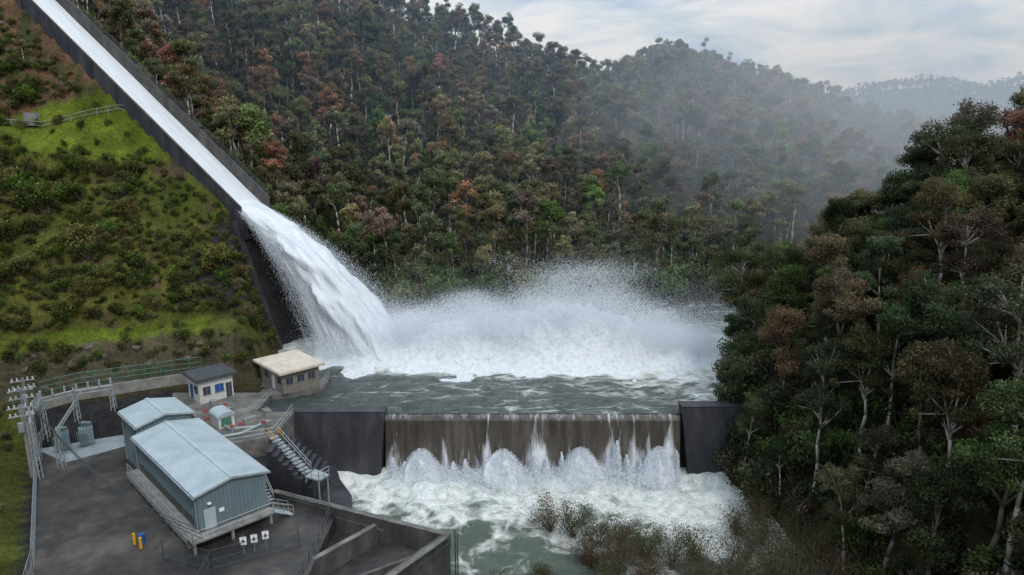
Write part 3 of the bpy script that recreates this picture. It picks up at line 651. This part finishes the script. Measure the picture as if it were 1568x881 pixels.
def shed(name,a0,a1,b0,b1,zf,ze,zr):
    e=empty(name); bm=(b0+b1)/2
    w=MB(); v=[lp(a0,b0,zf),lp(a0,b1,zf),lp(a0,b1,ze),lp(a0,bm,zr),lp(a0,b0,ze),lp(a1,b0,zf),lp(a1,b1,zf),lp(a1,b1,ze),lp(a1,bm,zr),lp(a1,b0,ze)]
    w.add(v,[(0,1,2,3,4),(9,8,7,6,5),(0,4,9,5),(1,6,7,2),(0,5,6,1)])
    n_=int((a1-a0)/.4)
    for i in range(n_):
        a=a0+.2+i*.4; w.pe(lp(a,b0-.07,zf),eL*.14,eW*.07,(0,0,ze-zf)); w.pe(lp(a,b1,zf),eL*.14,eW*.07,(0,0,ze-zf))
    n_=int((b1-b0)/.4)
    for i in range(n_):
        bb=b0+.2+i*.4; zt=ze+(zr-ze)*(1-abs(bb-bm)/(bm-b0)); w.pe(lp(a0-.07,bb,zf),eL*.07,eW*.14,(0,0,zt-zf-.05)); w.pe(lp(a1,bb,zf),eL*.07,eW*.14,(0,0,zt-zf-.05))
    w.obj('walls',[m_clad],e)
    r=MB(); o=.35; sl=(zr-ze)/(bm-b0)
    for sgn in (0,1):
        if sgn==0: p=lp(a0-o,b0-o,ze-sl*o+.03); ey=eW*(bm-b0+o)+Vector((0,0,zr-ze+sl*o))
        else: p=lp(a0-o,b1+o,ze-sl*o+.03); ey=-eW*(bm-b0+o)+Vector((0,0,zr-ze+sl*o))
        r.pe(p,eL*(a1-a0+2*o),ey,(0,0,.1))
        k=int((a1-a0+2*o)/.6)
        for i in range(k): r.pe(p+eL*(i*.6+.1)+Vector((0,0,.1)),eL*.07,ey,(0,0,.035))
    r.pe(lp(a0-o,bm-.2,zr+.12),eL*(a1-a0+2*o),eW*.4,(0,0,.06))
    r.obj('roof',[m_roof],e)
    g=MB(); g.pe(lp(a0-o,b0-o-.14,ze-.25),eL*(a1-a0+2*o),eW*.13,(0,0,.16)); g.pe(lp(a0-o,b1+o+.01,ze-.25),eL*(a1-a0+2*o),eW*.13,(0,0,.16))
    for a in (a0+.1,a1-.1): g.tube(lp(a,b0-.14,zf),lp(a,b0-.14,ze-.2),.06,.06,6)
    for bb,s_ in ((b0,1),(b1,-1)): g.pe(lp(a0-o-.05,bb-o*s_,ze-sl*o-.1),eW*(bm-b0+o)*s_+Vector((0,0,zr-ze+sl*o)),eL*.04,(0,0,.2))
    g.obj('gutters_trim',[m_steel],e)
    return e
e=shed('machinery_shed',0,18.4,0,7,6.3,10.3,11.0)
b=MB()
b.pe(lp(0.1,.1,5),eL*18.2,eW*6.8,(0,0,1.3)); 
b.pe(lp(-.2,-1.3,6.12),eL*18.8,eW*1.28,(0,0,.18))
for i in range(10): b.pe(lp(i*2.0,-1.2,5),eL*.3,eW*.3,(0,0,1.12))
b.pe(lp(-1.6,-1.3,6.12),eL*1.38,eW*8.3,(0,0,.18))
for bb in (-1.2,2.5,6.5): b.pe(lp(-1.5,bb,5),eL*.25,eW*.25,(0,0,1.12))
b.obj('plinth',[m_conc_l,],e)
b=MB(); b.rail([lp(18.4,-1.25,6.3),lp(-1.55,-1.25,6.3),lp(-1.55,6.9,6.3)],1.1,1.6,.035)
b.pe(lp(-.2,-1.36,5.6),eL*18.8,eW*.05,(0,0,.65))
for i in range(7): b.pe(lp(-1.5+0,7.0+i*.3,6.1-i*.18),eL*1.2,eW*.28,(0,0,.05))
b.rail([lp(-1.5,7,6.3),lp(-1.5,9.1,5.1)],1.05,1.,.035); b.rail([lp(-.3,7,6.3),lp(-.3,9.1,5.1)],1.05,1.,.035)
for i in range(8): b.pe(lp(1+i*.3,7.1,6.2+i*.25),eL*.28,eW*1.0,(0,0,.05))
b.rail([lp(.9,8.1,6.2),lp(3.3,8.1,8.2),lp(5.4,8.1,8.2)],1.05,1.,.035); b.pe(lp(3.3,7.1,8.15),eL*2.2,eW*1.,(0,0,.06))
b.tube(lp(3.3,8.1,5),lp(3.3,8.1,8.2),.07); b.tube(lp(5.4,8.1,5),lp(5.4,8.1,8.2),.07)
b.obj('walkway_stairs_railings',[m_steel],e)
b=MB(); b.pe(lp(-.12,.5,6.32),eL*.05,eW*1.15,(0,0,2.2)); b.pe(lp(-.14,1.5,7.3),eL*.02,eW*.08,(0,0,.15)); b.obj('door',[m_roof],e)
b=MB(); b.pe(lp(-.12,2.0,7.7),eL*.04,eW*.5,(0,0,.4)); b.pe(lp(-.35,.9,9.0),eL*.3,eW*.35,(0,0,.15)); b.obj('sign_and_lamp',[m_sign],e)
b=MB()
for a in np.arange(1.2,17.5,1.5): b.pe(lp(a,-.12,6.5),eL*1.2,eW*.05,(0,0,.9))
b.obj('louvre_vents',[m_steel_d],e)
e2=shed('generator_shed',19.2,25.2,.6,6.6,5,11.2,11.9)
b=MB()
for i in range(9):
    z=8.2-i*.5; x0=-28.9+i*.62; b.prism([(x0,75.0-i*.15),(x0+.66,74.9-i*.15),(x0+.66,80.5),(x0,80.6)],-2.5,z)
b.prism([(-31,74),(-28.9,75),(-28.9,79),(-34,77)],0,6.2)
b.prism([(-29,71),(-20.5,69),(-18.6,72),(-19.6,77),(-22,81),(-24,86),(-29,86)],-2.5,1.4)
b.prism([(-26,70.5),(-20,68),(-18.0,70),(-18.6,71.5),(-21,72),(-26,74)],-2.5,3.2)
b.obj('stepped_spill_apron',[m_conc_d])
b=MB(); 
b.wall((-26.5,70),(-6.4,61.5),-2.5,5.9,.55); b.wall((-6.4,61.9),(-11.2,55.2),-2.5,5.9,.55); b.wall((-11.2,55.2),(-17,47),-2.5,5.9,.55)
b.wall((-18.9,66.6),(-13.2,63.9),1,4.9,.4)
b.wall((-18.8,58.0),(-14.0,63.9),-2.5,5.5,.5); b.wall((-18.8,58),(-18.8,45),-2.5,5.5,.5); b.wall((-14,56),(-9.2,59.2),3,5.2,.35)
b.prism([(-18.8,66.5),(-6.7,61.4),(-11.3,55.2),(-17,47),(-18.8,45)],-2.5,3.4,1)
m_basin=noisemat('basin_concrete_wet',[(.3,(.022,.022,.024)),(.5,(.06,.058,.055)),(.7,(.12,.115,.105))],.5,rough=.6,stretch=(1,1,.4))
b.obj('stilling_basin_walls',[m_basin,m_asph])
b=MB(); b.wall((-26.5,70),(-6.2,61.4),5.9,6.0,.62); b.wall((-6.4,61.2),(-17,46.6),5.9,6.0,.62); b.wall((-18.8,58.0),(-14.0,63.9),5.5,5.58,.56); b.obj('wall_coping',[m_conc])
b=MB(); b.rail([(-25.5,69.2,5),(-19.2,66.4,5),(-19.2,58.2,5),(-19.6,48,5)],1.3,1.8,.04)
b.rail([(-6.0,60.6,4.9),(-8.6,56.8,4.9)],1.5,.35,.03); b.obj('yard_railing',[m_steel_d])
b=MB()
for sx in (0,.6):
    b.tube((-5.6+sx*.5,60.8-sx,-1),(-5.6+sx*.5,60.8-sx,6.9),.06)
for i in range(24): b.tube((-5.6,60.8,-.6+i*.3),(-5.3,60.2,-.6+i*.3),.03)
b.obj('access_ladder',[m_steel_d])
def hut(name,A,ang,w,dp,z0,h,mwall,mroof,over,th,wins):
    e=empty(name); ex=Vector((math.cos(ang),math.sin(ang),0)); ey=Vector((-math.sin(ang),math.cos(ang),0)); A=Vector((A[0],A[1],z0))
    b=MB(); b.pe(A,ex*w,ey*dp,(0,0,h)); b.obj('walls',[mwall],e)
    b=MB(); b.pe(A-ex*over-ey*over+Vector((0,0,h)),ex*(w+2*over),ey*(dp+2*over),(0,0,th)); b.pe(A-ex*(over-.15)-ey*(over-.15)+Vector((0,0,h+th)),ex*(w+2*over-.3),ey*(dp+2*over-.3),(0,0,.06))
    b.obj('roof',[mroof],e)
    b=MB()
    for (s,a,z,ww,hh,mi) in wins:
        if s=='f':
            b.pe(A+ex*a-ey*.04+Vector((0,0,z)),ex*ww,ey*.05,(0,0,hh),mi)
            if mi<2: b.pe(A+ex*(a-.08)-ey*.1+Vector((0,0,z-.1)),ex*(ww+.16),ey*.11,(0,0,.09),3); b.pe(A+ex*(a+ww/2-.03)-ey*.06+Vector((0,0,z)),ex*.06,ey*.02,(0,0,hh),3)
        else: b.pe(A-ex*.04+ey*a+Vector((0,0,z)),ex*.05,ey*ww,(0,0,hh),mi)
    b.obj('windows_door',[m_glass,m_blue,m_white,m_conc_l],e); return e
ang=math.atan2(.69,.72)
hut('control_hut',(-42.5,88.6),ang,4.6,4.2,8.5,3.3,m_white,m_steel_d,.55,.3,[('f',.5,1.2,1.0,1.1,0),('f',2.1,1.2,1.2,1.1,1),('f',3.6,.1,.8,2.1,0),('s',.6,1.2,1.2,1.1,0),('s',2.4,.1,1,2.1,1)])
hut('pump_house',(-32.3,92.2),ang,5.6,7.4,8.5,3.1,m_stone,m_cream,.7,.32,[('f',.5,1.3,1,1,0),('f',2.2,1.3,1,1,0),('f',3.9,1.3,1,1,0),('s',.6,1.3,1,1,0),('s',2.5,.1,1,2.1,2),('s',4.6,1.3,1.2,1,0)])
e=empty('equipment_kiosk'); b=MB(); A=Vector((-36.6,80.5,8.5)); ex=Vector((.72,.69,0)); ey=Vector((-.69,.72,0)); b.pe(A,ex*2.0,ey*2.6,(0,0,1.5)); b.obj('body',[m_white],e)
b=MB(); R=1.15
for i in range(10):
    a0=math.pi*i/10;a1=math.pi*(i+1)/10; c=A+ex*1.0+Vector((0,0,1.5))
    p0=c-ex*R*math.cos(a0)+Vector((0,0,.55*math.sin(a0)))-ey*.15; p1=c-ex*R*math.cos(a1)+Vector((0,0,.55*math.sin(a1)))-ey*.15
    b.add([p0,p1,p1+ey*2.9,p0+ey*2.9],[(0,1,2,3)]); b.add([p0,p1,c-ey*.15],[(0,1,2)])
b.obj('curved_roof',[m_roof],e)
b=MB(); b.pe(A-ey*.03+ex*.3+Vector((0,0,.2)),ex*1.3,ey*.04,(0,0,1.1)); b.obj('louvre',[m_green],e)
b=MB(); b.rail([(-41.3,84.3,8.5),(-36.8,75.1,8.5),(-29.1,78.7,8.5),(-29.1,86.0,8.5)],1.1,1.6,.035); b.rail([(-27.7,94.6,8.5),(-27.7,99.3,8.5)],1.1,1.5,.035); b.rail([(-33.9,88.3,8.5),(-33.9,91.8,8.5)],1.1,1.5,.035)
b.obj('deck_railing',[m_steel])
b=MB(); b.path([(-40,82,9),(-38,79,9),(-36.6,76.6,9),(-33,78.3,9),(-31,82,9)],.16,8,0)
b.path([(-39,84,8.9),(-35,79.8,8.9),(-32,80.6,8.9)],.12,8,0)
for x,y,h in [(-39.5,83.5,1.3),(-38.6,81.8,1),(-34.5,79.3,1.1),(-33.8,80.3,.9),(-38,86,1.2),(-31.2,81,.9)]:
    b.tube((x,y,8.5),(x,y,8.5+h),.11,.11,8,0); b.tube((x-.25,y,8.5+h*.8),(x+.25,y,8.5+h*.8),.12,.12,8,1); b.tube((x,y,8.5+h),(x,y,8.6+h),.2,.2,8,1)
for x,y,sx,sy,h in [(-37,84,1.2,.6,1.4),(-32,84.5,.8,1.4,1.0),(-33.5,82.5,1.6,.5,.8),(-40,87.2,.9,.9,1.2),(-30.2,79.8,.6,.6,1.5)]: b.box((x,y,8.5+h/2),(sx,sy,h),.76,2)
b.obj('valve_pipework',[m_steel,m_red,m_conc_l])
b=MB(); 
for i in range(12): b.box((-29+i*.42,78.2-i*.28,8.5-i*.27),(.5,1.1,.12),math.atan2(-.28,.42))
b.rail([(-28.7,78.9,8.6),(-27.9,78.35,8.05)],1.05,1.1,.035,1); b.rail([(-29.4,77.8,8.6),(-28.6,77.3,8.05)],1.05,1.1,.035,1)
b.rail([(-27.9,78.35,8.05),(-23.9,75.6,5.4)],1.05,1.1,.04,0); b.rail([(-28.6,77.3,8.05),(-24.5,74.6,5.4)],1.05,1.1,.04,0)
b.prism([(-24.3,74.3),(-22.4,73.4),(-21.6,74.8),(-23.6,76.1)],5.2,5.4); b.rail([(-24.3,74.3,5.4),(-22.4,73.4,5.4),(-21.6,74.8,5.4)],1.05,1.,.04,0)
for x,y in ((-24.2,74.4),(-22.5,73.6),(-21.8,74.8)): b.tube((x,y,-2),(x,y,5.3),.1)
b.obj('access_stairs',[m_steel,m_yel])
b=MB()
for (x,y) in ((-37.4,61.3),(-36.4,60.6)): b.tube((x,y,5),(x,y,6.15),.14,.14,10,0); b.tube((x,y,6.15),(x,y,6.2),.14,.05,10,0)
b.obj('yellow_bollards',[m_yel])
b=MB(); x,y=-36.8,61.6; b.tube((x,y,5),(x,y,5.9),.3,.3,12,0); b.tube((x,y,5.28),(x,y,5.33),.32,.32,12,0); b.tube((x,y,5.6),(x,y,5.65),.32,.32,12,0); b.tube((x,y,5.9),(x,y,5.94),.27,.27,12,0); b.obj('blue_drum',[m_blue])
for (x,y,mm_) in ((-25.9,59.6,m_sign),(-25.0,60.0,m_sign),(-24.1,60.6,m_sign)):
    b=MB(); b.tube((x,y,5),(x,y,7),.035); b.pe((x-.3,y-.06,6.0),(.6,.15,0),(0.01,-.02,0),(0,0,.85),1); b.pe((x-.12,y-.075,6.3),(.24,.06,0),(0.01,-.02,0),(0,0,.25),2); b.obj('warning_sign',[m_steel,mm_,m_steel_d])
def fence(name,pts,h,mat,step=2.2):
    b=MB(); 
    for i in range(len(pts)-1):
        a=Vector(pts[i]);c=Vector(pts[i+1]); L_=(c-a).length; k=max(1,int(L_/step))
        for j in range(k+1): p=a.lerp(c,j/k); b.tube(p,p+Vector((0,0,h)),.05,.05,6)
        for z in (.1,h*.5,h-.03): b.tube(a+Vector((0,0,z)),c+Vector((0,0,z)),.025,.025,5)
        k=int(L_/.3)
        for j in range(k): 
            p=a.lerp(c,j/k); p2=a.lerp(c,min(1,(j+4)/k)); b.tube(p,p2+Vector((0,0,h*.95)),.008,.008,3); b.tube(p2,p+Vector((0,0,h*.95)),.008,.008,3)
    b.obj(name,[mat])
fence('chain_link_fence',[(-38,44,5),(-44.3,56.7,5),(-59.5,80,5),(-62.5,87,5)],2.3,m_steel)
fence('chain_link_fence',[(-33.3,58.8,5),(-28,57.2,5),(-21,61,5)],2.0,m_steel_d)
fence('chain_link_fence',[(-28,57.2,5),(-27,48,5)],2.0,m_steel_d)
e=empty('electrical_substation')
b=MB()
for (x,y,h) in [(-58.8,79,6.2),(-54.8,77.4,5),(-60.5,83.5,6.5),(-58,86.3,6.5),(-54.5,88.8,6.2),(-55.6,74.4,7.2)]:
    for dx in (-.3,.3):
        for dy in (-.3,.3): b.tube((x+dx,y+dy,5),(x+dx*.6,y+dy*.6,5+h),.07)
    for z in np.arange(.5,h,.8): b.tube((x-.28,y-.28,5+z),(x+.25,y+.25,5+z+.6),.04); b.tube((x+.28,y-.28,5+z),(x-.25,y+.25,5+z+.6),.04)
def beam(p,q_):
    p=Vector(p);q_=Vector(q_); b.tube(p,q_,.09); b.tube(p-Vector((0,0,.5)),q_-Vector((0,0,.5)),.07)
    for i in range(8): a=p.lerp(q_,i/8); c=p.lerp(q_,(i+1)/8); b.tube(a,c-Vector((0,0,.5)),.04)
beam((-60.5,83.5,11.4),(-58.8,79,11.2)); beam((-58,86.3,11.4),(-60.5,83.5,11.4)); beam((-54.5,88.8,11.2),(-58,86.3,11.3)); beam((-58.8,79,11.),(-55.6,74.4,11.2)); beam((-58,86.3,10),(-54.8,77.4,9.9))
b.obj('lattice_gantry',[m_steel],e)
b=MB()
for A_,B_,n_ in [((-60.5,83.5,11.5),(-54.5,88.8,11.3),7),((-60.3,82.8,11.4),(-58.8,79,11.2),4),((-58.6,78.6,11.2),(-55.6,74.4,11.3),5)]:
    for i in range(n_):
        p=Vector(A_).lerp(Vector(B_),i/(n_-1))
        for j in range(5): b.tube(p+Vector((0,0,j*.22)),p+Vector((0,0,j*.22+.11)),.15,.11,8)
b.obj('insulators',[m_steel],e)
b=MB(); 
for (x,y) in ((-57.5,82),(-55.4,83.6)):
    b.box((x,y,6.3),(1.6,1.2,2.2),.6); 
    for i in range(6): b.box((x-.55+i*.22,y-.95,6.2),(.06,.5,1.7),.6)
    for i in range(3): b.tube((x-.4+i*.4,y,7.4),(x-.4+i*.4,y,8.1),.09,.05)
    b.tube((x-.6,y+.3,7.9),(x+.6,y+.3,7.9),.22,.22,10)
b.obj('transformers',[m_clad],e)
def pole(x,y,z0,h):
    b=MB(); b.tube((x,y,z0-.5),(x,y,z0+h),.2,.14,10)
    for dz in (.4,1.4):
        b.pe((x-1.1,y-.75,z0+h-dz),(2.2,1.4,0),(.06,-.1,0),(0,0,.16),1)
        for t in (-.9,-.45,.45,.9): 
            for j in range(3): b.tube((x+t,y-.05+t*.64,z0+h-dz+.16+j*.12),(x+t,y-.05+t*.64,z0+h-dz+.22+j*.12),.1,.07,8,2)
    b.tube((x-.05,y-.35,z0+h-3.2),(x-.05,y-.35,z0+h-2.1),.32,.32,10,1)
    b.obj('power_pole',[m_conc_l,m_steel,m_white])
pole(-59.9,79.5,5,9.4); pole(-61.6,82.4,5,9.6); pole(-57.3,75.6,5,8.8)
b=MB()
for dz in (0,.4,.8): 
    a=Vector((-59,80,11.3+dz*.3)); c=Vector((-28,56,9.0+dz))
    pts=[a.lerp(c,t/12)-Vector((0,0,2.5*math.sin(math.pi*t/12))) for t in range(13)]; b.path(pts,.035,4)
for dx in (-.9,0,.9):
    a=Vector((-59.9+dx,79.5,14.2)); c=Vector((-72+dx,60,14)); pts=[a.lerp(c,t/8)-Vector((0,0,.8*math.sin(math.pi*t/8))) for t in range(9)]; b.path(pts,.03,4)
    b.path([Vector((-59.9+dx,79.5,14.2)),Vector((-61.6+dx,82.4,14.4))],.03,4); b.path([Vector((-59.9+dx,79.5,14.2)),Vector((-57.3+dx,75.6,13.6))],.03,4)
b.obj('power_cables',[m_steel_d],e)
b=MB(); zz_=lambda x,y: float(height(x,y))
yt_=lambda x: float(ytop(x))+1.5
b.rail([(x,yt_(x),zz_(x,yt_(x))) for x in (-92,-86,-80,-74,-69,-64)],1.3,2.,.07); b.box((-82,yt_(-82)+1.5,zz_(-82,yt_(-82)+1.5)+1),(2,1.4,2.2)); b.obj('bench_guard_rail',[m_conc_l])

# ---------------------------------------------------------------- world, sun, camera
w=bpy.data.worlds.new('World'); scene.world=w; w.use_nodes=True; nt=w.node_tree; nt.nodes.clear()
N=nt.nodes.new; Lk=nt.links.new
out=N('ShaderNodeOutputWorld'); sky=N('ShaderNodeTexSky'); sky.sky_type='NISHITA'; sky.sun_disc=False
SE,SR=math.radians(48),math.radians(150)
sky.sun_elevation=SE; sky.sun_rotation=SR
bg=N('ShaderNodeBackground'); bg.inputs[1].default_value=.12; Lk(sky.outputs[0],bg.inputs[0])
tc=N('ShaderNodeTexCoord'); sep=N('ShaderNodeSeparateXYZ'); Lk(tc.outputs['Generated'],sep.inputs[0])
ad=N('ShaderNodeMath'); ad.operation='MAXIMUM'; Lk(sep.outputs[2],ad.inputs[0]); ad.inputs[1].default_value=0; ad2=N('ShaderNodeMath'); Lk(ad.outputs[0],ad2.inputs[0]); ad2.inputs[1].default_value=.12
dv=N('ShaderNodeVectorMath'); dv.operation='DIVIDE'; cb=N('ShaderNodeCombineXYZ')
for i in range(3): Lk(ad2.outputs[0],cb.inputs[i])
Lk(tc.outputs['Generated'],dv.inputs[0]); Lk(cb.outputs[0],dv.inputs[1])
nz=N('ShaderNodeTexNoise'); nz.inputs['Scale'].default_value=1.2; nz.inputs['Detail'].default_value=9; nz.inputs['Roughness'].default_value=.6; nz.inputs['Distortion'].default_value=.5; Lk(dv.outputs[0],nz.inputs['Vector'])
cr=N('ShaderNodeValToRGB'); e=cr.color_ramp.elements; e[0].position=.38; e[0].color=(.40,.55,.74,1); e[1].position=.6; e[1].color=(.93,.96,.99,1); Lk(nz.outputs[0],cr.inputs[0])
zb=N('ShaderNodeMath'); zb.operation='MULTIPLY_ADD'; Lk(ad.outputs[0],zb.inputs[0]); zb.inputs[1].default_value=1.5; zb.inputs[2].default_value=.80
bg2=N('ShaderNodeBackground'); Lk(zb.outputs[0],bg2.inputs[1]); Lk(cr.outputs[0],bg2.inputs[0])
mx=N('ShaderNodeMixShader'); mx.inputs[0].default_value=.94; Lk(bg.outputs[0],mx.inputs[1]); Lk(bg2.outputs[0],mx.inputs[2]); Lk(mx.outputs[0],out.inputs[0])
sl=bpy.data.lights.new('sun','SUN'); sl.energy=1.5; sl.angle=math.radians(12); sl.color=(1,.94,.86)
so=bpy.data.objects.new('sun',sl); COL.objects.link(so)
dirv=Vector((math.sin(SR)*math.cos(SE),math.cos(SR)*math.cos(SE),math.sin(SE)))
so.rotation_euler=dirv.to_track_quat('Z','Y').to_euler()
cam=bpy.data.cameras.new('camera'); cam.lens=24.34; cam.sensor_width=36; cam.clip_end=9000; cam.clip_start=.5
co=bpy.data.objects.new('camera',cam); COL.objects.link(co); co.location=(0,0,45); co.rotation_euler=(math.radians(90-12.8),0,0)
scene.camera=co
scene.view_settings.view_transform='Standard'; scene.view_settings.look='None'; scene.view_settings.exposure=0
print('trees',nmain)
